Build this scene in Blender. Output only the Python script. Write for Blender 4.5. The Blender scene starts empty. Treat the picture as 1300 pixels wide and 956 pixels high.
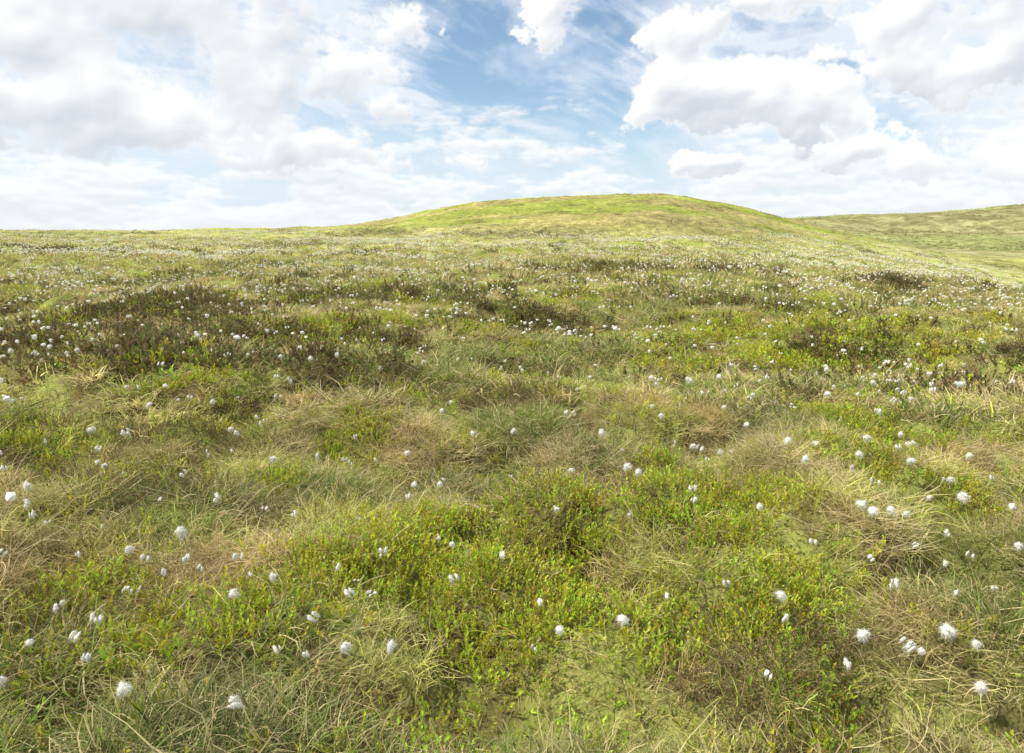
import bpy, math, random
import numpy as np
from mathutils import Vector
rng = np.random.default_rng(7)
random.seed(7)
scene = bpy.context.scene
scene.view_settings.view_transform = 'Standard'
scene.view_settings.look = 'None'
scene.view_settings.exposure = 0
COL = scene.collection
EYE = 1.4
F = 867.0
TH = math.atan(140/867.0)

# ------------------------------------------------------------------ helpers
def ray(px, py):
    X = (px-650)/F; Y = (433-py)/F
    fwd = math.cos(TH)+Y*math.sin(TH); up = -math.sin(TH)+Y*math.cos(TH)
    return X, fwd, up
def az_el(px, py):
    x, y, z = ray(px, py)
    return math.atan2(x, y), math.asin(z/math.sqrt(x*x+y*y+z*z))

TAB = rng.random((16, 256, 256))
def vnoise(x, y, s):
    t = TAB[s % 16]
    xi = np.floor(x).astype(int); yi = np.floor(y).astype(int)
    fx = x-xi; fy = y-yi
    fx = fx*fx*fx*(fx*(fx*6-15)+10); fy = fy*fy*fy*(fy*(fy*6-15)+10)
    x0 = xi % 256; x1 = (xi+1) % 256; y0 = yi % 256; y1 = (yi+1) % 256
    return (t[x0, y0]*(1-fx)+t[x1, y0]*fx)*(1-fy)+(t[x0, y1]*(1-fx)+t[x1, y1]*fx)*fy
def fbm(x, y, scale, octv=4, s=0, rough=0.5):
    x = np.asarray(x, float)/scale; y = np.asarray(y, float)/scale
    a = 1.0; tot = 0; n = 0
    for i in range(octv):
        c, sn = math.cos(0.7*i+0.3), math.sin(0.7*i+0.3)
        tot = tot+a*vnoise(x*c-y*sn+17.3*i, x*sn+y*c+5.1*i, s+i); n += a
        a *= rough; x = x*2.03; y = y*2.03
    return tot/n
def worley(x, y, s):
    xi = np.floor(x).astype(int); yi = np.floor(y).astype(int)
    best = np.full(x.shape, 9.0)
    ta = TAB[s % 16]; tb = TAB[(s+5) % 16]
    for i in (-1, 0, 1):
        for j in (-1, 0, 1):
            cx = xi+i; cy = yi+j
            px = cx+.15+.7*ta[cx % 256, cy % 256]; py = cy+.15+.7*tb[cx % 256, cy % 256]
            best = np.minimum(best, (px-x)**2+(py-y)**2)
    return np.clip(1-best, 0, 1)
def sstep(a, b, x):
    t = np.clip((x-a)/(b-a), 0, 1); return t*t*(3-2*t)

# ------------------------------------------------------------------ terrain heights
cols_px = [-800, 0, 200, 430, 500, 560, 620, 700, 780, 850, 920, 1000, 1150, 1300]
azs = [math.degrees(math.atan((p-650)/867.0)) for p in cols_px]
R = [0.2, 12, 25, 50, 100, 140, 170, 210, 260, 400, 600, 900, 1100, 1500, 5000]
E = {
 -800: [-20, -4, -1, 0, -3, -6, -12, -10, -9, -9, -10, -12],
 0:    [-20, -5, -1, 0, -3, -6, -12, -10, -9, -9, -10, -12],
 200:  [-21, -6, -1, 0, -3, -6, -12, -10, -9, -9, -10, -12],
 430:  [-22, -6, 2, 5, 2, -2, -12, -10, -9, -9, -10, -12],
 500:  [-22, -2, 9, 15, 12, 6, -8, -10, -9, -9, -10, -12],
 560:  [-21, 4, 20, 28, 26, 18, -4, -10, -9, -9, -10, -12],
 620:  [-20, 9, 29, 37, 35, 26, 0, -9, -9, -9, -10, -12],
 700:  [-20, 13, 35, 42, 40, 32, 4, -8, -9, -9, -10, -12],
 780:  [-20, 17, 39, 43, 42, 32, 4, -8, -4, -4, -6, -12],
 850:  [-20, 20, 41, 45, 42, 30, 0, -8, 2, 4, 0, -10],
 920:  [-25, 10, 28, 34, 30, 14, -8, -4, 8, 12, 4, -7],
 1000: [-34, -8, 9, 14, 10, -3, -14, 0, 14, 20, 10, -4],
 1150: [-54, -34, -25, -20, -22, -28, -30, -6, 16, 23, 12, -2],
 1300: [-84, -68, -58, -50, -44, -38, -34, -12, 25, 35, 22, 0],
}
Z25 = {1300: -.5, 1150: -.3, 1000: -.12, 920: -.06, 850: -.02}
A_, Z_ = [], []
for p, a in zip(cols_px, azs):
    c = math.cos(math.radians(a))
    row = [0, 0, Z25.get(p, 0)] + [EYE + r*e*max(c, .5)/867.0 for r, e in zip(R[3:], E[p])]
    A_.append(a); Z_.append(row)
A_ = [-180, -90] + A_ + [60, 110, 180]
back = [0, 0, 0, 0, -1, -2, -3, -4, -5, -8, -10, -10, -10, -12, -40]
Zr = [-0, -0, -.8, -5, -9, -11, -13, -14, -15, -20, -10, 22, 30, 20, -10]
Z_ = [back, back] + Z_ + [Zr, back, back]
Z_ = np.array(Z_)
LR = np.log(R)
ga = np.linspace(-180, 180, 721); gl = np.linspace(LR[0], LR[-1], 600)
tmp = np.array([np.interp(gl, LR, row) for row in Z_])
G = np.array([np.interp(ga, A_, tmp[:, j]) for j in range(len(gl))]).T
def gblur(M, s, ax):
    k = np.exp(-0.5*(np.arange(-3*int(s)-1, 3*int(s)+2)/s)**2); k /= k.sum()
    pad = len(k)//2
    w = [(0, 0), (0, 0)]; w[ax] = (pad, pad)
    P = np.pad(M, w, mode='edge')
    out = np.zeros_like(M)
    for i, kk in enumerate(k):
        out += kk*(P[i:i+M.shape[0], :] if ax == 0 else P[:, i:i+M.shape[1]])
    return out
G = gblur(gblur(G, 3.5, 0), 5, 1)
def base_h(x, y):
    r = np.sqrt(x*x+y*y)+1e-6
    a = np.degrees(np.arctan2(x, y)); l = np.log(np.clip(r, R[0], R[-1]*.999))
    fi = np.clip((a+180)/360*720, 0, 719.999); fj = np.clip((l-gl[0])/(gl[-1]-gl[0])*599, 0, 598.999)
    i = fi.astype(int); j = fj.astype(int); u = fi-i; v = fj-j
    return (G[i, j]*(1-u)+G[i+1, j]*u)*(1-v)+(G[i, j+1]*(1-u)+G[i+1, j+1]*u)*v
def hummock(x, y):
    x = np.asarray(x, float); y = np.asarray(y, float)
    wx = x+.25*fbm(x, y, .5, 2, 9); wy = y+.25*fbm(x, y, .5, 2, 11)
    return sstep(.35, .95, worley(wx/.62, wy/.62, 3)*.75+.45*fbm(x, y, .9, 2, 3)-.05)
# a shallow peaty gully that winds across the moor
GUL = [(-13.5, 13.0), (-10.5, 15.0), (-9.2, 17.5), (-10.0, 20.5), (-9.0, 24), (-9.5, 29)]
def gully(x, y):
    d = np.full(np.shape(x), 99.0)
    for (ax, ay), (bx, by) in zip(GUL[:-1], GUL[1:]):
        L2 = (bx-ax)**2+(by-ay)**2
        t = np.clip(((x-ax)*(bx-ax)+(y-ay)*(by-ay))/L2, 0, 1)
        d = np.minimum(d, np.hypot(x-ax-t*(bx-ax), y-ay-t*(by-ay)))
    return d+(fbm(x, y, 1.5, 3, 7)-.5)*1.2
def height(x, y):
    x = np.asarray(x, float); y = np.asarray(y, float)
    r = np.sqrt(x*x+y*y)
    h = base_h(x, y)
    h = h + (hummock(x, y)-.5)*0.24*sstep(0, 3, r)
    h = h + (fbm(x, y, 1.7, 2, 6)-.5)*0.50*sstep(1, 4, r)
    h = h + (fbm(x, y, 5.0, 2, 5)-.5)*0.75*sstep(1.5, 9, r)
    h = h - .55*np.exp(-(np.clip(gully(x, y), 0, 9)/1.1)**2)
    h = h + (fbm(x, y, 28, 3, 9)-.5)*1.2*sstep(25, 90, r)
    h = h + (fbm(x, y, 160, 6, 11, .6)-.5)*18*sstep(260, 800, r)
    return h

# ------------------------------------------------------------------ vegetation map
TT = np.geomspace(1.0, 400, 5000)
def ground_at(px, py, hh=0.0):
    x, y, z = ray(px, py)
    hit = np.nonzero(height(x*TT, y*TT)+hh >= EYE+z*TT)[0]
    t = TT[hit[0]] if len(hit) else 60.0
    return x*t, y*t
def patches(lst):
    out = []
    for px, py, rx, ry in lst:
        gx, gy = ground_at(px, py)
        out.append((gx, gy, rx, ry))
    return out
BIL = patches([(640, 670, .45, .32), (740, 700, .42, .28), (500, 760, .36, .24), (620, 810, .36, .2), (900, 640, .42, .3), (1010, 770, .28, .15), (560, 720, .34, .24), (680, 740, .3, .2),
               (250, 800, .3, .18), (340, 770, .22, .15), (1000, 440, 2.0, 1.6), (930, 455, 1.2, 1.0), (400, 425, .8, .7), (210, 480, .6, .5), (860, 820, .3, .2), (1180, 640, .3, .25)])
HEA = patches([(60, 440, 1.7, 1.0), (130, 450, 1.2, .7), (300, 430, 1.3, .7), (190, 560, .8, .3), (60, 590, .6, .25), (90, 780, .35, .18), (640, 510, .6, .3), (1090, 450, .8, .6), (560, 375, 1.5, 1.2), (770, 345, 2.4, 1.6),
               (420, 380, 1.6, 1.3), (60, 318, 4, 2), (330, 312, 5, 3), (930, 343, 2.5, 1.3), (480, 297, 6, 8), (670, 297, 8, 8), (150, 400, 1.2, .8), (700, 420, .8, .6), (250, 390, 1.3, .8)])
EPX = [(1095, 356), (1130, 359), (1170, 362), (1210, 366), (1250, 370), (1290, 376), (1340, 383), (1400, 391)]
EDG = [ground_at(*q) for q in EPX]
DGR = patches([(600, 465, 1.3, 1.2), (700, 480, 1.2, .8), (480, 470, 1.0, .8), (400, 620, .8, .35), (760, 440, 1.2, 1.1), (240, 640, .5, .3), (900, 380, 2, 1.5), (420, 375, 1.5, 1.2), (300, 440, 1, .8)])
def ell(P, x, y):
    m = np.zeros_like(x)
    for gx, gy, rx, ry in P:
        d = ((x-gx)/rx)**2+((y-gy)/ry)**2
        m = np.maximum(m, 1-np.clip(d, 0, 4)/2)
    return m
def veg(x, y):
    x = np.asarray(x, float); y = np.asarray(y, float)
    r = np.sqrt(x*x+y*y)
    wob = (fbm(x, y, .38, 3, 2)-.5)*1.8
    b = np.maximum(ell(BIL, x, y)+wob*.8, (fbm(x, y, .8, 4, 1)-.60)*7+wob*.9)
    b = sstep(.38, .58, b)
    far = np.clip(np.log10(np.maximum(r, 10)/10), 0, 1)
    hsc = fbm(x, y, 1.0, 4, 6)*(1-far)+fbm(x, y, 5, 4, 8)*far
    he = np.maximum(ell(HEA, x, y)+wob*.9, (hsc-.62)*9+wob*.9)
    g = 1-sstep(.7, 1.7, gully(x, y))
    he = np.maximum(sstep(.42, .65, he), g*.7)
    dg = sstep(.35, .6, np.maximum(ell(DGR, x, y)+wob*.8, (fbm(x, y, 1.1, 3, 12)-.58)*6+wob*.7))
    dg = np.maximum(dg, g)
    b = b*(1-g)
    st = sstep(.42, .60, fbm(x, y, .55, 3, 13, .5)*.6+fbm(x, y, 2.3, 3, 4)*.4)
    return b, he, dg, st

# ------------------------------------------------------------------ materials
def new_mat(name):
    m = bpy.data.materials.new(name); m.use_nodes = True
    nt = m.node_tree; nt.nodes.clear()
    return m, nt
def veg_mat(name, straw=(.70, .57, .30), transl=.34, rough=.55, spec=.3):
    m, nt = new_mat(name); N = nt.nodes; L = nt.links
    out = N.new('ShaderNodeOutputMaterial')
    ti = N.new('ShaderNodeAttribute'); ti.attribute_type = 'INSTANCER'; ti.attribute_name = 'tint'
    bl = N.new('ShaderNodeAttribute'); bl.attribute_type = 'GEOMETRY'; bl.attribute_name = 'blade'
    sep = N.new('ShaderNodeSeparateColor'); L.new(bl.outputs['Color'], sep.inputs[0])
    mx = N.new('ShaderNodeMix'); mx.data_type = 'RGBA'
    L.new(sep.outputs[0], mx.inputs[0]); L.new(ti.outputs['Color'], mx.inputs[6]); mx.inputs[7].default_value = (*straw, 1)
    br = N.new('ShaderNodeVectorMath'); br.operation = 'SCALE'
    L.new(mx.outputs[2], br.inputs[0]); L.new(sep.outputs[1], br.inputs['Scale'])
    p = N.new('ShaderNodeBsdfPrincipled'); p.inputs['Roughness'].default_value = rough
    p.inputs['Specular IOR Level'].default_value = spec
    L.new(br.outputs[0], p.inputs['Base Color'])
    t = N.new('ShaderNodeBsdfTranslucent'); L.new(br.outputs[0], t.inputs['Color'])
    ms = N.new('ShaderNodeMixShader'); ms.inputs[0].default_value = transl
    L.new(p.outputs[0], ms.inputs[1]); L.new(t.outputs[0], ms.inputs[2]); L.new(ms.outputs[0], out.inputs[0])
    return m
MAT_GRASS = veg_mat('moor_grass_blades')
MAT_LEAF = veg_mat('bilberry_leaves', straw=(.52, .23, .09), transl=.38, rough=.4, spec=.4)
MAT_HEA = veg_mat('heather_twigs', straw=(.30, .16, .09), transl=.25, rough=.7)

def simple_mat(name, col, var=.15, rough=.6, transl=0.0, scale=30):
    m, nt = new_mat(name); N = nt.nodes; L = nt.links
    out = N.new('ShaderNodeOutputMaterial'); p = N.new('ShaderNodeBsdfPrincipled')
    tc = N.new('ShaderNodeTexCoord'); no = N.new('ShaderNodeTexNoise'); no.inputs['Scale'].default_value = scale
    L.new(tc.outputs['Object'], no.inputs['Vector'])
    mx = N.new('ShaderNodeMix'); mx.data_type = 'RGBA'
    mx.inputs[6].default_value = (*[c*(1-var) for c in col], 1); mx.inputs[7].default_value = (*[min(1, c*(1+var)) for c in col], 1)
    L.new(no.outputs[0], mx.inputs[0]); L.new(mx.outputs[2], p.inputs['Base Color'])
    p.inputs['Roughness'].default_value = rough; p.inputs['Specular IOR Level'].default_value = .15
    if transl:
        t = N.new('ShaderNodeBsdfTranslucent'); L.new(mx.outputs[2], t.inputs[0])
        ms = N.new('ShaderNodeMixShader'); ms.inputs[0].default_value = transl
        L.new(p.outputs[0], ms.inputs[1]); L.new(t.outputs[0], ms.inputs[2]); L.new(ms.outputs[0], out.inputs[0])
    else:
        L.new(p.outputs[0], out.inputs[0])
    return m
MAT_COTTON = simple_mat('cotton_fluff', (.93, .91, .84), .05, .9, .3)
MAT_STEM = simple_mat('cotton_stem', (.30, .30, .10), .3, .5, .2)

# ------------------------------------------------------------------ mesh makers
def mk_mesh(name, v, f, mat, blade=None):
    me = bpy.data.meshes.new(name)
    me.from_pydata([tuple(a) for a in v], [], [tuple(a) for a in f])
    if blade is not None:
        at = me.color_attributes.new('blade', 'FLOAT_COLOR', 'POINT')
        arr = np.ones((len(v), 4), np.float32); arr[:, :blade.shape[1]] = blade
        at.data.foreach_set('color', arr.ravel())
    me.materials.append(mat)
    me.update()
    return me
def ribbons(rt, az, L, W, th0, bend, seg=4, twist=None, wig=0.0, r=rng):
    n = len(az); V = []; P = rt.copy()
    a = az.copy(); pts = [P.copy()]; dirs = [a.copy()]
    for k in range(seg):
        t = (k+.5)/seg
        th = th0+bend*t
        a = a+r.normal(0, wig, n) if wig else a
        d = np.stack([np.sin(th)*np.cos(a), np.sin(th)*np.sin(a), np.cos(th)], 1)
        P = P+d*(L/seg)[:, None]
        pts.append(P.copy()); dirs.append(a.copy())
    tw = r.uniform(-1.2, 1.2, n) if twist is None else twist
    for k in range(seg+1):
        t = k/seg; w = W*(1-.9*t**1.6)*.5
        s = np.stack([-np.sin(dirs[k])*np.cos(tw), np.cos(dirs[k])*np.cos(tw), np.sin(tw)], 1)*w[:, None]
        V += [pts[k]-s, pts[k]+s]
    V = np.stack(V, 1).reshape(-1, 3)
    m = 2*(seg+1); Fc = []
    for i in range(n):
        b = i*m
        for k in range(seg):
            Fc.append((b+2*k, b+2*k+1, b+2*k+3, b+2*k+2))
    return V, Fc, m
def tuft(name, n, rad, Lr, Wr, th, bend, seg=4, straw_p=.25, wig=.15):
    ra = rad*np.sqrt(rng.random(n)); pa = rng.random(n)*2*np.pi
    rt = np.stack([ra*np.cos(pa), ra*np.sin(pa), np.full(n, -.015)], 1)
    az = pa+rng.normal(0, .9, n)
    L = rng.uniform(*Lr, n); W = rng.uniform(*Wr, n)
    V, Fc, m = ribbons(rt, az, L, W, rng.uniform(*th, n), rng.uniform(*bend, n), seg, wig=wig)
    s = np.where(rng.random(n) < straw_p, rng.uniform(.6, 1, n), rng.uniform(0, .15, n))
    br = rng.uniform(.5, 1.35, n)
    t = np.tile(np.repeat(np.linspace(0, 1, seg+1), 2), n)
    S = np.repeat(s, m); S = np.clip(S+.4*(t > .85)+.25*(t < .1), 0, 1)
    bl = np.stack([S, np.repeat(br, m), t], 1)
    return mk_mesh(name, V, Fc, MAT_GRASS, bl)
def leafset(C, D, size, fold=.35, asp=.52):
    n = len(C)
    D = D/np.linalg.norm(D, axis=1)[:, None]
    up = rng.normal(0, .45, (n, 3)); up[:, 2] += 1
    S = np.cross(D, up); S /= np.linalg.norm(S, axis=1)[:, None]
    U = np.cross(S, D)
    L = size[:, None]; W = L*asp*.5
    v = [C, C+D*L*.3+S*W*.9+U*W*fold, C+D*L*.72+S*W*.8+U*W*fold, C+D*L, C+D*L*.72-S*W*.8+U*W*fold, C+D*L*.3-S*W*.9+U*W*fold]
    V = np.stack(v, 1).reshape(-1, 3); Fc = []
    for i in range(n):
        b = 6*i; Fc += [(b, b+1, b+2, b+3), (b, b+3, b+4, b+5)]
    return V, Fc
def sprig(name, mat, nst, rad, Lr, nleaf, lsize, red_p, spread=(.05, .7), asp=.52, leafang=.9, stemw=.0018):
    ra = rad*np.sqrt(rng.random(nst)); pa = rng.random(nst)*2*np.pi
    rt = np.stack([ra*np.cos(pa), ra*np.sin(pa), np.full(nst, -.01)], 1)
    L = rng.uniform(*Lr, nst); th0 = rng.uniform(*spread, nst); bd = rng.uniform(-.5, .3, nst)
    V, Fc, m = ribbons(rt, pa, L, np.full(nst, stemw), th0, bd, 4, wig=.25)
    cen = V.reshape(nst, 5, 2, 3).mean(2)
    bl = np.stack([np.full(len(V), .8), np.full(len(V), .8), np.full(len(V), .5)], 1)
    Cs, Ds, Bs = [], [], []
    for i in range(nst):
        for k in range(nleaf):
            t = .25+.75*(k+rng.random()*.7)/nleaf; t = min(t, .999)
            f = t*4; j = int(f); c = cen[i, j]*(1-f+j)+cen[i, j+1]*(f-j)
            ax = cen[i, j+1]-cen[i, j]; ax /= np.linalg.norm(ax)
            a = k*2.4+rng.random(); q = np.array([math.cos(a), math.sin(a), .15])
            la = leafang*(1-.5*t)+rng.normal(0, .15)
            Cs.append(c); Ds.append(ax*math.cos(la)+q*math.sin(la))
            red = rng.uniform(.4, .9) if rng.random() < red_p*(.4+1.2*t) else rng.uniform(0, .12)
            b = rng.uniform(.75, 1.1)*(.65+.55*t); Bs.append((red, b, t))
    Cs = np.array(Cs); Ds = np.array(Ds); sz = rng.uniform(*lsize, len(Cs))
    V2, F2 = leafset(Cs, Ds, sz, asp=asp)
    F2 = [tuple(q+len(V) for q in f) for f in F2]
    return mk_mesh(name, np.vstack([V, V2]), Fc+F2, mat, np.vstack([bl, np.repeat(np.array(Bs), 6, 0)]))

def src_collection(name, meshes):
    c = bpy.data.collections.new(name)
    for i, me in enumerate(meshes):
        o = bpy.data.objects.new('%s_%02d' % (name, i), me); c.objects.link(o)
    return c
def scatter(name, coll, P, rot, scl, idx, tint, label, cat):
    me = bpy.data.meshes.new(name); n = len(P)
    me.vertices.add(n); me.vertices.foreach_set('co', P.astype(np.float32).ravel())
    a = me.attributes.new('rot', 'FLOAT_VECTOR', 'POINT'); a.data.foreach_set('vector', rot.astype(np.float32).ravel())
    a = me.attributes.new('scl', 'FLOAT', 'POINT'); a.data.foreach_set('value', scl.astype(np.float32))
    a = me.attributes.new('idx', 'INT', 'POINT'); a.data.foreach_set('value', idx.astype(np.int32))
    a = me.attributes.new('tint', 'FLOAT_COLOR', 'POINT')
    t4 = np.ones((n, 4), np.float32); t4[:, :3] = tint; a.data.foreach_set('color', t4.ravel())
    ob = bpy.data.objects.new(name, me); COL.objects.link(ob)
    ng = bpy.data.node_groups.new(name+'_nodes', 'GeometryNodeTree')
    ng.interface.new_socket('Geometry', in_out='INPUT', socket_type='NodeSocketGeometry')
    ng.interface.new_socket('Geometry', in_out='OUTPUT', socket_type='NodeSocketGeometry')
    N = ng.nodes; L = ng.links
    gi = N.new('NodeGroupInput'); go = N.new('NodeGroupOutput')
    ci = N.new('GeometryNodeCollectionInfo'); ci.inputs['Collection'].default_value = coll
    ci.inputs['Separate Children'].default_value = True; ci.inputs['Reset Children'].default_value = True
    ip = N.new('GeometryNodeInstanceOnPoints'); ip.inputs['Pick Instance'].default_value = True
    def na(nm, ty):
        q = N.new('GeometryNodeInputNamedAttribute'); q.data_type = ty; q.inputs['Name'].default_value = nm
        return [o for o in q.outputs if o.enabled and o.name == 'Attribute'][0]
    er = N.new('FunctionNodeEulerToRotation')
    L.new(na('rot', 'FLOAT_VECTOR'), er.inputs[0]); L.new(er.outputs[0], ip.inputs['Rotation'])
    L.new(na('scl', 'FLOAT'), ip.inputs['Scale']); L.new(na('idx', 'INT'), ip.inputs['Instance Index'])
    L.new(gi.outputs[0], ip.inputs['Points']); L.new(ci.outputs[0], ip.inputs['Instance']); L.new(ip.outputs[0], go.inputs[0])
    md = ob.modifiers.new('scatter', 'NODES'); md.node_group = ng
    ob['kind'] = 'stuff'; ob['label'] = label; ob['category'] = cat
    print(name, label, n)
    return ob
def sector(r0, r1, half, dens):
    n = int(dens*math.radians(half)*(r1*r1-r0*r0))
    r = np.sqrt(rng.uniform(r0*r0, r1*r1, n)); a = np.radians(rng.uniform(-half, half, n))
    return r*np.sin(a), r*np.cos(a)
def place(x, y, dz=0.0):
    return np.stack([x, y, height(x, y)+dz], 1)
def rots(n, tilt=.25):
    return np.stack([rng.normal(0, tilt, n), rng.normal(0, tilt, n), rng.uniform(0, 6.283, n)], 1)
def lerp(a, b, t): return np.asarray(a)[None, :]*(1-t[:, None])+np.asarray(b)[None, :]*t[:, None]

# ------------------------------------------------------------------ colours
GREEN = np.array((.48, .52, .09)); STRAW = np.array((.74, .61, .31)); DGREEN = np.array((.16, .25, .04)); RUST = np.array((.50, .31, .16))
BILC = np.array((.60, .66, .05)); HEAC = np.array((.17, .13, .06))

# ------------------------------------------------------------------ terrain mesh
ang = np.concatenate([np.arange(-180, -55, 3.0), np.arange(-55, 55, .3), np.arange(55, 180, 3.0)])
ang = np.radians(ang); na_ = len(ang)
rad = [0.25]
while rad[-1] < 4900: rad.append(rad[-1]*1.013)
rad = np.array(rad); nr = len(rad)
AA, RR = np.meshgrid(ang, rad)
X = (RR*np.sin(AA)).ravel(); Y = (RR*np.cos(AA)).ravel()
Zt = height(X, Y)
V = np.stack([X, Y, Zt], 1); V = np.vstack([V, [[0, 0, float(height(np.array(0.), np.array(0.)))]]])
j, i = np.meshgrid(np.arange(nr-1), np.arange(na_), indexing='ij')
i2 = (i+1) % na_
Fq = np.stack([j*na_+i, j*na_+i2, (j+1)*na_+i2, (j+1)*na_+i], -1).reshape(-1, 4)[:, ::-1]
me = bpy.data.meshes.new('ground')
tri = [(na_*nr, k, (k+1) % na_) for k in range(na_)]
nv = len(V); nq = len(Fq); ntr = len(tri)
me.vertices.add(nv); me.vertices.foreach_set('co', V.astype(np.float32).ravel())
me.loops.add(nq*4+ntr*3)
me.loops.foreach_set('vertex_index', np.concatenate([Fq.ravel(), np.array(tri)[:, ::-1].ravel()]).astype(np.int32))
me.polygons.add(nq+ntr)
me.polygons.foreach_set('loop_start', np.concatenate([np.arange(nq)*4, nq*4+np.arange(ntr)*3]).astype(np.int32))
me.update(calc_edges=True); me.validate()
me.polygons.foreach_set('use_smooth', np.ones(len(me.polygons), bool))
b, he, dg, st = veg(V[:, 0], V[:, 1])
r_ = np.sqrt(V[:, 0]**2+V[:, 1]**2)
big = fbm(V[:, 0], V[:, 1], 34, 4, 4); mid = fbm(V[:, 0], V[:, 1], 16, 6, 10, .6)
hillc = lerp((.32, .36, .07), (.40, .34, .13), sstep(.44, .60, mid))
flatc = lerp((.36, .40, .09), (.48, .45, .19), sstep(.3, .6, st))
def onhill_f(x, y, z):
    zb = z+.03*np.maximum(x, 0)
    return sstep(.1, 1.8, zb)*sstep(50, 85, np.hypot(x, y))
onhill = onhill_f(V[:, 0], V[:, 1], base_h(V[:, 0], V[:, 1]))
c = flatc*(1-onhill[:, None])+hillc*onhill[:, None]
hw = (.7-.2*onhill)*he
c = c*(1-hw[:, None])+hw[:, None]*np.array((.17, .15, .06))
c = c*(.7+.6*big[:, None])
farm = sstep(260, 420, r_)[:, None]
fc = lerp((.24, .22, .09), (.38, .36, .16), sstep(.42, .58, fbm(V[:, 0], V[:, 1], 30, 6, 2, .8)))
gr = sstep(.46, .60, fbm(V[:, 0], V[:, 1], 130, 5, 9))[:, None]
fc = fc*(1-gr*.5)+np.array((.30, .36, .11))*gr*.5
c = c*(1-farm)+fc*farm
near = (1-sstep(14, 45, r_))[:, None]
nc = lerp((.17, .135, .055), (.26, .28, .07), sstep(.4, .6, fbm(V[:, 0], V[:, 1], .35, 3, 14)))
c = c*(1-near)+nc*near
at = me.color_attributes.new('cover', 'FLOAT_COLOR', 'POINT')
c4 = np.ones((nv, 4), np.float32); c4[:, :3] = c; at.data.foreach_set('color', c4.ravel())
gm, nt = new_mat('moor_ground'); N = nt.nodes; L = nt.links
out = N.new('ShaderNodeOutputMaterial'); p = N.new('ShaderNodeBsdfPrincipled'); p.inputs['Roughness'].default_value = .95; p.inputs['Specular IOR Level'].default_value = .05
at = N.new('ShaderNodeAttribute'); at.attribute_name = 'cover'
tc = N.new('ShaderNodeTexCoord')
n1 = N.new('ShaderNodeTexNoise'); n1.inputs['Scale'].default_value = 1.3; n1.inputs['Detail'].default_value = 6; n1.inputs['Roughness'].default_value = .75
L.new(tc.outputs['Object'], n1.inputs['Vector'])
n2 = N.new('ShaderNodeTexNoise'); n2.inputs['Scale'].default_value = .09; n2.inputs['Detail'].default_value = 7; n2.inputs['Roughness'].default_value = .8
L.new(tc.outputs['Object'], n2.inputs['Vector'])
mr = N.new('ShaderNodeMapRange'); mr.inputs[1].default_value = .32; mr.inputs[2].default_value = .68; mr.inputs[3].default_value = .55; mr.inputs[4].default_value = 1.4
L.new(n1.outputs[0], mr.inputs[0])
mr2 = N.new('ShaderNodeMapRange'); mr2.inputs[1].default_value = .38; mr2.inputs[2].default_value = .60; mr2.inputs[3].default_value = .64; mr2.inputs[4].default_value = 1.25
L.new(n2.outputs[0], mr2.inputs[0])
mm = N.new('ShaderNodeMath'); mm.operation = 'MULTIPLY'; L.new(mr.outputs[0], mm.inputs[0]); L.new(mr2.outputs[0], mm.inputs[1])
sc = N.new('ShaderNodeVectorMath'); sc.operation = 'SCALE'; L.new(at.outputs['Color'], sc.inputs[0]); L.new(mm.outputs[0], sc.inputs['Scale'])
L.new(sc.outputs[0], p.inputs['Base Color'])
bp = N.new('ShaderNodeBump'); bp.inputs['Strength'].default_value = .7; bp.inputs['Distance'].default_value = .35
L.new(n1.outputs[0], bp.inputs['Height']); L.new(bp.outputs[0], p.inputs['Normal']); L.new(p.outputs[0], out.inputs[0])
me.materials.append(gm)
ground = bpy.data.objects.new('ground', me); COL.objects.link(ground)
ground['kind'] = 'structure'; ground['label'] = 'rolling peat moorland rising to a broad grassy hill'; ground['category'] = 'ground'

# ------------------------------------------------------------------ sources
near_t = [tuft('grass_tuft', 46, .075, (.06, .145), (.0022, .0042), (.1, 1.0), (.6, 2.0), 4, .36, .28) for _ in range(5)]
near_t += [tuft('thatch_tuft', 30, .10, (.08, .21), (.0018, .0034), (.9, 1.45), (-.1, .6), 4, .92, .42) for _ in range(4)]
mid_t = [tuft('grass_tuft', 32, .10, (.06, .15), (.0055, .010), (.1, .9), (.5, 1.8), 3, .3, .2) for _ in range(4)]
mid_t += [tuft('thatch_tuft', 22, .13, (.11, .22), (.005, .009), (.9, 1.4), (-.1, .6), 3, .9, .4) for _ in range(2)]
mid2_t = [tuft('grass_tuft', 30, .17, (.07, .17), (.012, .022), (.1, .9), (.4, 1.6), 2, .3) for _ in range(4)]
far_t = [tuft('grass_tuft', 28, .30, (.07, .18), (.022, .04), (.1, .9), (.3, 1.5), 2, .25) for _ in range(3)]
C_near = src_collection('near_tufts', near_t); C_mid = src_collection('mid_tufts', mid_t); C_mid2 = src_collection('midfar_tufts', mid2_t); C_far = src_collection('far_tufts', far_t)
C_bil = src_collection('bilberry_sprigs', [sprig('bilberry_sprig', MAT_LEAF, 9, .075, (.05, .095), 10, (.010, .016), .13, (.1, 1.1)) for _ in range(5)])
C_bilf = src_collection('bilberry_far', [sprig('bilberry_sprig', MAT_LEAF, 9, .12, (.06, .12), 6, (.020, .031), .12, (.1, 1.1)) for _ in range(3)])
C_hea = src_collection('heather_sprigs', [sprig('heather_sprig', MAT_HEA, 11, .07, (.06, .13), 16, (.007, .012), .35, (.05, 1.2), .4, .8) for _ in range(4)])
C_heaf = src_collection('heather_far', [sprig('heather_sprig', MAT_HEA, 11, .15, (.07, .15), 8, (.022, .036), .30, (.05, 1.2), .55, .8, .005) for _ in range(3)])

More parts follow.
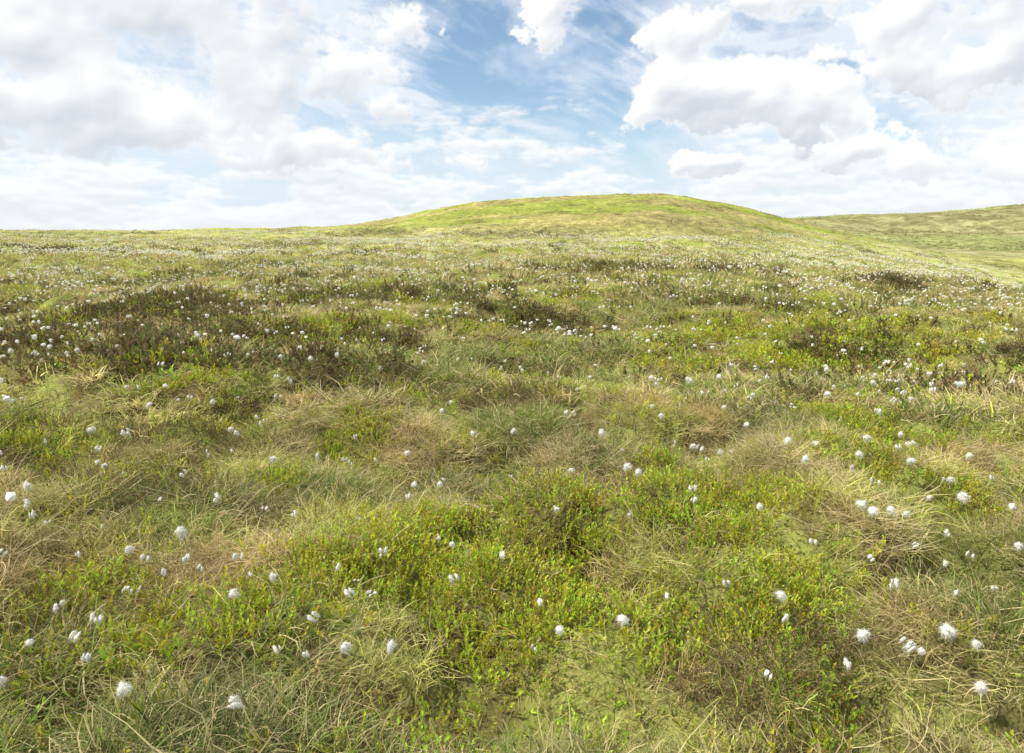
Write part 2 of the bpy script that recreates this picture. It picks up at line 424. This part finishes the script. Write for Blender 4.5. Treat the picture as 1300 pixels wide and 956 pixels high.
def grass_tint(x, y):
    b, he, dg, st = veg(x, y); n = len(x)
    t = np.clip(st*.9-.05+rng.normal(0, .14, n)-dg*.8, 0, 1)
    oh = onhill_f(x, y, base_h(x, y))
    t = t*(1-.5*oh)
    g = lerp(GREEN, DGREEN, np.clip(dg*.95+rng.normal(0, .1, n), 0, 1))
    c = g*(1-t[:, None])+STRAW*t[:, None]
    ru = (sstep(.55, .65, fbm(x, y, .5, 4, 5, .6))*.7*(1-dg)*(1-oh))[:, None]
    c = c*(1-ru)+RUST*ru
    cl = .68+.68*sstep(.3, .7, fbm(x, y, .3, 2, 8))
    hb = .78+.3*sstep(.35, .65, 1-fbm(x, y, 16, 6, 10, .6))
    cl = cl*(1-oh)+hb*oh*.92
    return c*(cl*rng.uniform(.85, 1.15, n))[:, None], b, he, dg, st
def sel(m, *a): return [q[m] for q in a]
def gscale(x, y, n, dg): return rng.uniform(.6, 1.1, n)*(.6+.6*hummock(x, y))*(1+.35*dg)
x, y = sector(.75, 5, 60, 300); tint, b, he, dg, st = grass_tint(x, y); n = len(x)
hm_ = hummock(x, y)
keep = rng.random(n) < np.clip(1-.76*b-.6*he, .08, 1)*(.45+.55*hm_)
x, y, tint, st, dg = sel(keep, x, y, tint, st, dg); n = len(x)
idx = rng.integers(0, 5, n)
th = rng.random(n) < (.22+.4*st)*(1-.7*dg); idx[th] = rng.integers(5, 9, th.sum())
scatter('grass', C_near, place(x, y, .02*th), rots(n), gscale(x, y, n, dg), idx, tint, 'tangled green and straw coloured moor grass', 'grass')
x, y = sector(5, 13, 48, 90); tint, b, he, dg, st = grass_tint(x, y); n = len(x)
keep = rng.random(n) < np.clip(1-.78*b-.75*he, .1, 1)*(.45+.55*hummock(x, y)); x, y, tint, dg, st = sel(keep, x, y, tint, dg, st); n = len(x)
idx = rng.integers(0, 4, n); th = rng.random(n) < (.08+.28*st)*(1-.6*dg); idx[th] = rng.integers(4, 6, th.sum())
scatter('grass', C_mid, place(x, y), rots(n), gscale(x, y, n, dg), idx, tint, 'tangled green and straw coloured moor grass', 'grass')
x, y = sector(13, 34, 46, 21); tint, b, he, dg, st = grass_tint(x, y); n = len(x)
keep = rng.random(n) < np.clip(1-.8*b-.85*he, .08, 1)*(.5+.5*hummock(x, y)); x, y, tint, dg = sel(keep, x, y, tint, dg); n = len(x)
scatter('grass', C_mid2, place(x, y), rots(n), gscale(x, y, n, dg)*1.05, rng.integers(0, 4, n), tint, 'tussocky pale green moor grass', 'grass')
P, T, S = [], [], []
for r0, r1, half, d, s in [(34, 75, 45, 4.5, 1.0), (75, 190, 43, .6, .8)]:
    x, y = sector(r0, r1, half, d); tint, b, he, dg, st = grass_tint(x, y); n = len(x)
    keep = rng.random(n) < np.clip(1-.7*he, .1, 1); x, y, tint = sel(keep, x, y, tint); n = len(x)
    P.append(place(x, y)); T.append(tint*.88); S.append(rng.uniform(.6, 1.1, n)*s)
P = np.vstack(P); n = len(P)
scatter('grass', C_far, P, rots(n), np.concatenate(S), rng.integers(0, 3, n), np.vstack(T), 'distant pale green moor grass', 'grass')
# bilberry
def btint(x, y, n): return (BILC*(rng.uniform(.65, 1.12, n)*(.7+.6*fbm(x, y, .35, 2, 9)))[:, None]*np.stack([rng.uniform(.65, 1.12, n), np.ones(n), rng.uniform(.7, 1.3, n)], 1))
x, y = sector(.75, 6, 60, 340); b = veg(x, y)[0]; k = rng.random(len(x)) < b*.93+.07; x, y = sel(k, x, y); n = len(x)
scatter('bilberry', C_bil, place(x, y, .01), rots(n, .2), rng.uniform(.7, 1.3, n), rng.integers(0, 5, n), btint(x, y, n), 'low bright green bilberry with small oval leaves', 'bilberry')
P = []
for r0, r1, d in [(6, 16, 58), (16, 50, 11)]:
    x, y = sector(r0, r1, 47, d); b = veg(x, y)[0]; k = rng.random(len(x)) < b*.93+.05; P.append(place(*sel(k, x, y)))
P = np.vstack(P); n = len(P)
scatter('bilberry', C_bilf, P, rots(n, .2), rng.uniform(.8, 1.4, n), rng.integers(0, 3, n), btint(P[:, 0], P[:, 1], n), 'low green bilberry patches among the grass', 'bilberry')
# heather
def htint(n): return lerp(HEAC, (.20, .27, .06), rng.random(n))*rng.uniform(.7, 1.3, n)[:, None]
x, y = sector(.75, 6, 60, 170); q = veg(x, y); k = rng.random(len(x)) < q[1]*(1-.6*q[0])*.95+.06; x, y = sel(k, x, y); n = len(x)
scatter('heather', C_hea, place(x, y, .01), rots(n, .25), rng.uniform(.7, 1.3, n), rng.integers(0, 4, n), htint(n), 'dark wiry brown and olive heather', 'heather')
P = []; S = []; T = []
for r0, r1, half, d, s in [(6, 14, 47, 55, 1.1), (14, 50, 47, 12, 1.3), (50, 180, 45, 1.0, 1.5)]:
    x, y = sector(r0, r1, half, d); q = veg(x, y); k = rng.random(len(x)) < q[1]*.95*(1-.7*onhill_f(x, y, base_h(x, y)))+.02*(r0 < 20)
    x, y = sel(k, x, y); P.append(place(x, y)); S.append(rng.uniform(.7, 1.3, len(x))*s); T.append(htint(len(x)))
# heather along the lip where the near moor drops away
ed = np.array(EDG); print('edge', EDG)
tt0 = rng.uniform(0, len(ed)-1.001, 1300); ii = tt0.astype(int); ff = (tt0-ii)[:, None]
ep = ed[ii]*(1-ff)+ed[ii+1]*ff
ep = ep*(1+rng.normal(0, .03, (1300, 1))); k = fbm(ep[:, 0], ep[:, 1], 2.2, 3, 2) > .38
ex, ey = ep[k, 0], ep[k, 1]
P.append(place(ex, ey)); S.append(rng.uniform(1.0, 1.9, len(ex))*np.clip(np.hypot(ex, ey)/30, .8, 1.4)); T.append(htint(len(ex))*.85)
# scrubby mottling over the far slopes
n0 = 22000
fr = np.sqrt(rng.uniform(280**2, 1200**2, n0)); fa = np.radians(rng.uniform(14, 44, n0)); fx = fr*np.sin(fa); fy = fr*np.cos(fa)
k = rng.random(n0) < sstep(.50, .60, fbm(fx, fy, 75, 6, 3, .65))*.7+.02
fx, fy = sel(k, fx, fy); P.append(place(fx, fy)); S.append(rng.uniform(4, 8, len(fx))); T.append(htint(len(fx))*1.3)
P = np.vstack(P); n = len(P)
scatter('heather', C_heaf, P, rots(n, .25), np.concatenate(S), rng.integers(0, 3, n), np.vstack(T), 'dark heather clumps dotted over the moor', 'heather')

# ------------------------------------------------------------------ cottongrass
def ico(sub):
    import bmesh
    bm = bmesh.new(); bmesh.ops.create_icosphere(bm, subdivisions=sub, radius=1)
    v = np.array([q.co[:] for q in bm.verts]); f = [[w.index for w in q.verts] for q in bm.faces]; bm.free()
    return v, f
def fluff(center, size, nh, stretch=(1, 1, 1), core=.60, lump=1.2):
    v, f = ico(3)
    s = int(rng.integers(0, 12))
    off = rng.uniform(5, 40)
    fn = lambda q: np.clip(core+lump*(fbm(q[:, 0]*1.5+off+q[:, 2], q[:, 1]*1.5+q[:, 2]*1.3+off, 1, 3, s, .6)-.5), .25, 1.1)
    cv = v*(fn(v)*.90)[:, None]*size
    h = rng.normal(size=(nh, 3)); h /= np.linalg.norm(h, axis=1)[:, None]
    rr = fn(h)*size
    base = h*(rr*.75)[:, None]
    tan = np.cross(h, rng.normal(size=(nh, 3)))
    wild = np.where(rng.random(nh) < .16, rng.uniform(1.25, 1.8, nh), rng.uniform(.98, 1.32, nh))
    tip = h*(rr*wild)[:, None]+tan*size*.30
    tip[:, 2] -= (wild > 1.32)*size*.35
    side = np.cross(h, rng.normal(size=(nh, 3))); side /= np.linalg.norm(side, axis=1)[:, None]
    w = size*.024
    hv = np.stack([base-side*w, base+side*w, tip], 1).reshape(-1, 3)
    V = np.vstack([cv, hv])*np.array(stretch)+np.array(center)
    Fc = [tuple(q) for q in f]+[(len(cv)+3*i, len(cv)+3*i+1, len(cv)+3*i+2) for i in range(nh)]
    return V, Fc
def finish(Vs, Fs):
    me = mk_mesh('seed_head', Vs, Fs, MAT_COTTON); me.polygons.foreach_set('use_smooth', [True]*len(me.polygons)); return me
def head_round(i):
    V, Fc = fluff((0, 0, .010), .026, 950, stretch=(1, rng.uniform(.75, 1.05), rng.uniform(.7, 1.1)))
    return finish(V, Fc)
def head_tassel(i):
    Vs, Fs = [], []; o = 0
    k = 2+i % 3
    for q in range(k):
        a = q*6.283/k+rng.normal(0, .6)
        l = rng.uniform(.006, .017)
        sz = rng.uniform(.008, .014)
        V, Fc = fluff((math.cos(a)*l, math.sin(a)*l, -rng.random()*.024), sz, 260, stretch=(rng.uniform(.6, 1.0), rng.uniform(.6, 1.0), rng.uniform(1.3, 2.1)))
        Vs.append(V); Fs += [tuple(w+o for w in f) for f in Fc]; o += len(V)
    return finish(np.vstack(Vs), Fs)
def stem_mesh(H, lean, seg=7, sides=5):
    Vs = []; Fc = []
    for k in range(seg+1):
        t = k/seg; rr = .0012*(1-.4*t)
        cx = lean*t**1.8; cz = -.02+(H+.02)*t
        for s in range(sides):
            a = s/sides*6.283; Vs.append((cx+rr*math.cos(a), rr*math.sin(a), cz))
    for k in range(seg):
        for s in range(sides):
            Fc.append((k*sides+s, k*sides+(s+1) % sides, (k+1)*sides+(s+1) % sides, (k+1)*sides+s))
    return mk_mesh('cottongrass_stem', Vs, Fc, MAT_STEM), (lean, 0, H)
STEMS = [stem_mesh(rng.uniform(.14, .21), rng.uniform(.01, .07)) for _ in range(8)]
ROUND = [head_round(i) for i in range(10)]; TAS = [head_tassel(i) for i in range(10)]
explicit = [(1209, 808, 1.0), (1106, 795, 1.0), (775, 765, .9), (1000, 762, .8), (1225, 630, 1.15), (1118, 648, .95), (1076, 632, .85), (1110, 635, .85), (1023, 596, .8), (808, 598, .8),
 (853, 528, .9), (602, 557, .85), (414, 800, .75), (488, 829, .75), (162, 856, .85), (311, 857, -1.1), (292, 772, .7), (181, 693, .8), (348, 592, .85), (55, 606, .9), (9, 640, .95), (36, 765, -1.0),
 (538, 611, .7), (1159, 580, .9), (1212, 607, .8), (1083, 573, .9), (1222, 577, .8), (887, 579, .7), (1185, 700, -.8), (316, 695, -1.2), (240, 668, -1), (270, 625, -1.0), (138, 765, -1.0),
 (394, 770, -.9), (519, 571, .8), (648, 545, .9), (1236, 862, .8), (483, 752, -.8), (685, 750, -.8), (722, 788, .7), (1007, 557, .8), (1105, 550, .9), (1140, 805, -1.0), (1252, 808, .6),
 (950, 545, .7), (560, 520, .8), (1130, 735, -.9), (1060, 830, -.9), (430, 755, -.8), (205, 703, -.9), (60, 790, .5), (415, 700, -.9), (790, 640, -.9), (860, 770, -.8), (650, 690, -.8), (925, 735, -.8),
 (1020, 775, -.9), (1145, 640, .7), (950, 640, .7), (15, 862, .7), (150, 740, -.8), (110, 790, -.9), (380, 822, -.8), (970, 850, -.8), (1180, 815, .5), (1280, 685, .7), (1160, 690, -.8), (720, 525, -.9),
 (735, 520, -.9), (40, 628, -.9), (290, 560, -.8), (700, 635, -.8), (500, 625, -.7), (340, 640, -.8), (440, 575, -.9), (1290, 640, -.9), (1240, 690, -.7), (372, 648, -.9), (680, 803, -.7), (195, 716, -.8), (228, 708, -.7),
 (150, 742, -.8), (120, 800, -.7), (50, 640, -.8), (1260, 600, -.7), (1190, 595, -.7), (1030, 700, -.7), (1090, 690, -.7), (1210, 668, -.7), (890, 640, -.7), (1048, 556, -.8), (1150, 560, -.7), (900, 575, -.7),
 (245, 735, -.6), (85, 700, -.7), (70, 655, -.6), (20, 690, -.7), (130, 660, -.6), (210, 630, -.6), (325, 715, -.6), (455, 660, -.6), (560, 600, -.6), (610, 640, -.5), (1270, 740, -.6), (1200, 740, -.6)]
pl = []
for px, py, s in explicit:
    gx, gy = ground_at(px, py, .175); pl.append((gx, gy, s))
x, y = sector(1.7, 15, 45, 15)
dn = fbm(x, y, 1.3, 3, 1); band = fbm(x, y, 6, 2, 3)
pr = (.36+.64*sstep(.42, .60, dn*.75+band*.25))*np.interp(np.hypot(x, y), [0, 3.2, 4.2, 5.5, 15], [.06, .12, .42, .85, .95])
k = rng.random(len(x)) < pr; x, y = sel(k, x, y)
for a, b2 in zip(x, y):
    pl.append((a, b2, (rng.uniform(.5, 1.1) if rng.random() < .42 else -rng.uniform(.6, 1.3))))
def inview(x, y, z):
    d = y*math.cos(TH)-(z-EYE)*math.sin(TH); u = (z-EYE)*math.cos(TH)+y*math.sin(TH)
    return d > .5 and abs(x/d) < .74 and -.60 < u/d < .5
hh_ = height(np.array([q[0] for q in pl]), np.array([q[1] for q in pl]))
pl = [(a, b2, s, float(h)) for (a, b2, s), h in zip(pl, hh_)]
vis = sorted([q for q in pl if inview(q[0], q[1], q[3]+.2)], key=lambda q: math.hypot(q[0], q[1]))
ind = vis[:300]; indset = set((q[0], q[1]) for q in ind); rest = [q for q in pl if (q[0], q[1]) not in indset]
for q in ind:
    gx, gy, s, gz = q
    sm, tip = STEMS[rng.integers(0, 8)]
    hm = ROUND[rng.integers(0, 10)] if s > 0 else TAS[rng.integers(0, 10)]
    o = bpy.data.objects.new('cottongrass', sm)
    o.location = (gx, gy, gz); o.rotation_euler = (rng.normal(0, .1), rng.normal(0, .1), rng.uniform(0, 6.28))
    o['label'] = 'cottongrass with a round fluffy white seed head' if s > 0 else 'cottongrass with drooping white cottony tassels'
    o['category'] = 'cottongrass'; o['group'] = 'cottongrass scattered over the moor'
    COL.objects.link(o)
    h = bpy.data.objects.new('seed_head', hm); h.parent = o; h.location = tip
    a = abs(s); h.scale = (a, a, a); h.rotation_euler = (rng.normal(0, .4), rng.normal(0, .4), rng.uniform(0, 6.28))
    COL.objects.link(h)
print('visible near cotton', len(vis), 'rest', len(rest), 'last at', math.hypot(ind[-1][0], ind[-1][1]))
def lowhead(sz, z, sub=1):
    v, f = ico(sub); return v*sz*(1+rng.normal(0, .2, (len(v), 1)))*rng.uniform(.75, 1.15, 3)+np.array((0, 0, z)), [tuple(q) for q in f]
lows = []
for kk in range(3):
    Vv, Ff = lowhead(.021, .21)
    lows.append(mk_mesh('cotton_far', Vv, Ff, MAT_COTTON))
for kk in range(3):
    Vv, Ff = [], []; o = 0
    for q in range(3):
        v, f = lowhead(.013, .205+rng.random()*.02); v = v+np.array((rng.normal(0, .014), rng.normal(0, .014), 0))
        Vv.append(v); Ff += [tuple(w+o for w in t) for t in f]; o += len(v)
    lows.append(mk_mesh('cotton_far', np.vstack(Vv), Ff, MAT_COTTON))
C_low = src_collection('cotton_low', lows)
P = []; S = []
if rest:
    P.append(np.array([(q[0], q[1], q[3]) for q in rest])); S.append(np.array([abs(q[2])*1.1 for q in rest]))
for r0, r1, half, d, mx, s, lo, c0, c1 in [(15, 30, 45, 18, .9, 1.35, .26, .43, .58), (30, 62, 44, 13, .95, 1.6, .14, .42, .57), (62, 130, 43, 4.2, .95, 2.0, .06, .44, .57)]:
    x, y = sector(r0, r1, half, d)
    v = fbm(x, y, 2.0, 3, 1)*.45+fbm(x, y, 9, 3, 3)*.55
    he = veg(x, y)[1]; aa = np.arctan2(x, y)
    left = 1-.3*sstep(.25, .55, -aa)
    hill = 1-.95*sstep(.7, 1.9, base_h(x, y))
    k = rng.random(len(x)) < (lo+(1-lo)*sstep(c0, c1, v))*mx*(1-.6*he)*hill*left
    x, y = sel(k, x, y); P.append(place(x, y)); S.append(rng.uniform(.6, 1.15, len(x))*s)
P = np.vstack(P); n = len(P)
S = np.concatenate(S)
ob = scatter('cottongrass', C_low, P-np.stack([0*S, 0*S, .16*np.maximum(S-1, 0)], 1), rots(n, .1), S, rng.integers(0, 6, n), np.ones((n, 3)), 'countless white cottongrass heads speckling the moor', 'cottongrass')
ob['group'] = 'cottongrass scattered over the moor'

# ------------------------------------------------------------------ clouds (generated map of cover, light and veil)
SUN_AZ = math.radians(-98); SUN_EL = math.radians(55)
W_, H_ = 4608, 2304
az_all = ((np.arange(W_)+.5)/W_-.25)*2*np.pi
el_all = ((np.arange(H_)+.5)/H_-.5)*np.pi
img = np.zeros((H_, W_, 4), np.float32); img[..., 3] = 1
sa = az_all[::8]; se = el_all[::8]
AZ, EL = np.meshgrid(sa, se)
cx = np.cos(AZ)*3; cy = np.sin(AZ)*3
cc = fbm(cx*np.cos(EL)+EL*2+20, cy*np.cos(EL)+EL*3+20, 1.0, 5, 3, .55)
ca = sstep(.40, .56, cc); cl = np.clip(.85-1.2*sstep(.5, .75, cc)*.5, 0, 1)
coarse = np.stack([ca, cl, np.full_like(ca, .2), np.ones_like(ca)], -1)
img[:] = np.repeat(np.repeat(coarse, 8, 0), 8, 1)[:H_, :W_]
i0, i1 = np.searchsorted(az_all, math.radians(-56)), np.searchsorted(az_all, math.radians(56))
j0, j1 = np.searchsorted(el_all, math.radians(-3)), np.searchsorted(el_all, math.radians(44))
U, Vv = np.meshgrid(az_all[i0:i1], el_all[j0:j1])
dpx = az_all[1]-az_all[0]
BL = [(40, 50, 180, 80, 1.0), (300, 30, 170, 75, 1.1), (392, 85, 92, 66, 1.1), (170, 150, 190, 55, 1.0), (300, 120, 110, 60, .9), (430, 145, 82, 36, 1), (380, 190, 125, 28, .85), (480, 212, 85, 20, .8),
      (20, 140, 100, 55, .8),
      (592, 205, 26, 22, .9), (705, 8, 34, 28, 1.0), (714, 40, 16, 18, .6), (573, 45, 9, 16, .45),
      (882, 72, 38, 48, 1.1), (915, 118, 78, 48, 1.2), (842, 158, 44, 19, 1.0), (995, 145, 68, 36, 1.05), (1000, 0, 120, 18, .7),
      (1225, 40, 115, 56, 1.2), (1320, 65, 80, 60, 1.1), (1165, 92, 50, 20, .6), (900, 216, 40, 12, .8), (1115, 182, 85, 24, .75), (1240, 195, 105, 32, .85),
      (1400, 150, 120, 100, 1), (-130, 120, 120, 90, 1),
      (200, -90, 250, 60, 1), (900, -100, 200, 50, 1), (1300, -60, 200, 50, 1)]
def field(u, v):
    wu = (fbm(u+9, v*1.2+9, .10, 6, 2, .65)-.5)*.12; wv = (fbm(u+19, v*1.2+3, .10, 6, 5, .65)-.5)*.08
    uu = u+wu; vv = v+wv; acc = np.full(u.shape, -1.4)
    for px, py, rx, ry, wt in BL:
        a, e = az_el(px, py); ca = math.cos(a)
        ra = rx/F*ca*ca*1.15; re = ry/F*ca*1.1
        dv = (vv-e)/re
        dv = np.where(dv < 0, dv*1.3, dv)
        d = wt-((uu-a)/ra)**2-dv**2
        m = np.maximum(acc, d); acc = m+.08*np.exp(-np.abs(acc-d)/.25)*(m > -1)
    return np.clip(acc, -1.4, 1.3)
acc = field(U, Vv)
f1 = fbm(U+5, Vv*1.3+5, .085, 8, 4, .62)
du = (fbm(U+3, Vv+8, .03, 4, 7)-.5)*.03
wl = 0; aa = 1; tt = 0
for k, s in enumerate([.07, .032, .015, .0075]):
    wl = wl+aa*worley((U+du)/s+40, (Vv*1.25-du)/s+40, k+2); tt += aa; aa *= .66
wl /= tt
D = acc*.52+(f1-.5)*1.8+(wl-.74)*1.0+.01
lowf = fbm(U*1.0+3, Vv*3.2+3, .10, 8, 1, .6)
lw = worley(U/.035+20, Vv/.016+20, 6)*.6+worley(U/.017+20, Vv/.008+20, 9)*.4
cover_low = np.interp(Vv, [0, .03, .06, .09, .12, .15, .20, .5], [.12, .08, .04, -.04, -.14, -.30, -.8, -3])
side = sstep(.08, .38, np.abs(U-.03))*.14-.05*sstep(.04, .08, Vv)
D2 = (lowf-.5)*2.0+(lw-.62)*.5+cover_low+side
lf = sstep(-.02, -.30, U)
ew = .28+.16*lf+.12*fbm(U+30, Vv+30, .05, 3, 12)
alpha1 = np.clip((D+.05)/ew, 0, 1); alpha1 = alpha1*alpha1*(3-2*alpha1)
alpha2 = sstep(-.12, .34, D2)*.82
def lightmap(D, steps, ds, kk):
    Dp = np.clip(gblur(gblur(D, 1.5, 0), 1.5, 1), 0, .8)
    tau = np.zeros_like(D)
    for k in range(1, steps):
        s = k*ds; sh_v = int(round(s/dpx*.94)); sh_u = int(round(s/dpx*.34))
        q = np.roll(np.roll(Dp, -sh_v, 0), sh_u, 1)
        if sh_v: q[-sh_v:, :] = Dp[-sh_v:, :]
        tau += q*ds
    return np.exp(-tau*kk)
lit = lightmap(D, 26, .0045, np.interp(Vv, [0, .12, .35], [14, 18, 22]))
soft = np.clip(gblur(gblur(D, 2, 0), 2, 1), -1, 1.2)
gv, gu = np.gradient(soft, dpx)
rel = np.clip((-gv*.8+gu*.5)*.008, -.20, .20)
sm = gblur(gblur(D, 8, 0), 8, 1); gv, gu = np.gradient(sm, dpx)
rel2 = np.clip((-gv*.9+gu*.4)*.03, -.3, .3)
light1 = np.clip(.42+.64*lit+rel*.5+rel2*.65+.22*(f1-.5), 0, 1)
edge_w = 1-sstep(.0, .32, D)
light1 = light1*(1-edge_w)+np.maximum(light1, .85)*edge_w
light1 = light1*(1-.5*lf)+gblur(gblur(light1, 3, 0), 3, 1)*.5*lf
lit2 = lightmap(D2, 10, .003, 50)
gv, gu = np.gradient(gblur(gblur(D2, 1.5, 0), 1.5, 1), dpx)
light2 = np.clip(.56+.42*lit2+np.clip(-gv*.005, -.15, .15), 0, 1)
alpha = alpha1+(1-alpha1)*alpha2
light = (light1*alpha1+light2*(1-alpha1)*alpha2)/np.maximum(alpha, 1e-3)
cu = Vv+.25*U+(fbm(U+1, Vv+1, .3, 3, 3)-.5)*.12
st1 = fbm(U*1.1+7, cu*5+7, .16, 7, 9, .6)
blot = fbm(U+4, Vv*1.8+4, .16, 7, 10, .62)
veil = sstep(.40, .72, st1)*.55+sstep(.42, .68, blot)*.45
a1, e1 = az_el(425, 95); a2, e2 = az_el(730, 172)
tt_ = np.clip(((U-a1)*(a2-a1)+(Vv-e1)*(e2-e1))/((a2-a1)**2+(e2-e1)**2), 0, 1)
dist = np.hypot(U-a1-tt_*(a2-a1), Vv-e1-tt_*(e2-e1))
veil += np.exp(-(dist/.006)**2)*.50*np.clip(.4+2*(f1-.3), 0, 1)
veil += sstep(-1.1, .3, acc)*.32
out_gap = sstep(.3, .6, np.abs(U-.02))
veil += out_gap*.30
veil = np.clip(veil, 0, .92)
win = np.stack([alpha, light, veil, np.ones_like(alpha)], -1).astype(np.float32)
def edge(n, m):
    q = np.ones(n); r = np.linspace(0, 1, m); q[:m] = r; q[-m:] = r[::-1]; return q
eu = edge(win.shape[1], 90); ev = np.ones(win.shape[0]); ev[-90:] = np.linspace(1, 0, 90)
ww = (ev[:, None]*eu[None, :])[..., None].astype(np.float32)
img[j0:j1, i0:i1] = img[j0:j1, i0:i1]*(1-ww)+win*ww
im = bpy.data.images.new('cloud_cover', W_, H_, float_buffer=True, alpha=False)
im.colorspace_settings.name = 'Non-Color'
im.pixels.foreach_set(img.ravel()); im.update()
try: im.pack()
except Exception as ex: print('pack', ex)

# ------------------------------------------------------------------ world
w = bpy.data.worlds.new('World'); scene.world = w; w.use_nodes = True
nt = w.node_tree; nt.nodes.clear(); N = nt.nodes; L = nt.links
def MIX(f, a, b):
    n = N.new('ShaderNodeMix'); n.data_type = 'RGBA'
    if isinstance(f, float): n.inputs[0].default_value = f
    else: L.new(f, n.inputs[0])
    for k, q in ((6, a), (7, b)):
        if isinstance(q, tuple): n.inputs[k].default_value = (*q, 1)
        else: L.new(q, n.inputs[k])
    return n.outputs[2]
tc = N.new('ShaderNodeTexCoord'); sp = N.new('ShaderNodeSeparateXYZ'); L.new(tc.outputs['Generated'], sp.inputs[0])
en = N.new('ShaderNodeTexEnvironment'); en.image = im; en.interpolation = 'Linear'; L.new(tc.outputs['Generated'], en.inputs[0])
sc3 = N.new('ShaderNodeSeparateColor'); L.new(en.outputs[0], sc3.inputs[0])
sky = N.new('ShaderNodeTexSky'); sky.sky_type = 'NISHITA'; sky.sun_disc = False
sky.sun_elevation = SUN_EL; sky.sun_rotation = SUN_AZ; sky.altitude = 600; sky.air_density = 1.0; sky.dust_density = 1.0
ss = N.new('ShaderNodeVectorMath'); ss.operation = 'MULTIPLY'; L.new(sky.outputs[0], ss.inputs[0]); ss.inputs[1].default_value = (.15, .155, .15)
def HZ(a, b, m):
    n = N.new('ShaderNodeMapRange'); n.interpolation_type = 'SMOOTHSTEP'; L.new(sp.outputs[2], n.inputs[0])
    n.inputs[1].default_value = a; n.inputs[2].default_value = b; n.inputs[3].default_value = m; n.inputs[4].default_value = 0; return n.outputs[0]
base = MIX(sc3.outputs[2], ss.outputs[0], (.84, .91, 1.0))
base = MIX(HZ(0, .20, .7), base, (.72, .84, .97))
ccol = MIX(sc3.outputs[1], (.50, .57, .67), (1.06, 1.06, 1.05))
ccol = MIX(HZ(0, .12, .35), ccol, (.93, .96, 1.0))
fin = MIX(sc3.outputs[0], base, ccol)
bgn = N.new('ShaderNodeBackground'); L.new(fin, bgn.inputs[0]); bgn.inputs[1].default_value = 1.0
wo = N.new('ShaderNodeOutputWorld'); L.new(bgn.outputs[0], wo.inputs[0])

sd = bpy.data.lights.new('sun', 'SUN'); sd.energy = 5.0; sd.angle = math.radians(.6); sd.color = (1, .95, .86)
so = bpy.data.objects.new('sun', sd); COL.objects.link(so)
sv = Vector((math.sin(SUN_AZ)*math.cos(SUN_EL), math.cos(SUN_AZ)*math.cos(SUN_EL), math.sin(SUN_EL)))
so.rotation_euler = sv.to_track_quat('Z', 'Y').to_euler()

cd = bpy.data.cameras.new('camera'); cd.sensor_width = 36; cd.lens = 867/1300*36; cd.shift_y = -45/1300; cd.clip_end = 12000; cd.clip_start = .05
co = bpy.data.objects.new('camera', cd); COL.objects.link(co)
co.location = (0, 0, EYE); co.rotation_euler = (math.pi/2-TH, 0, 0)
scene.camera = co
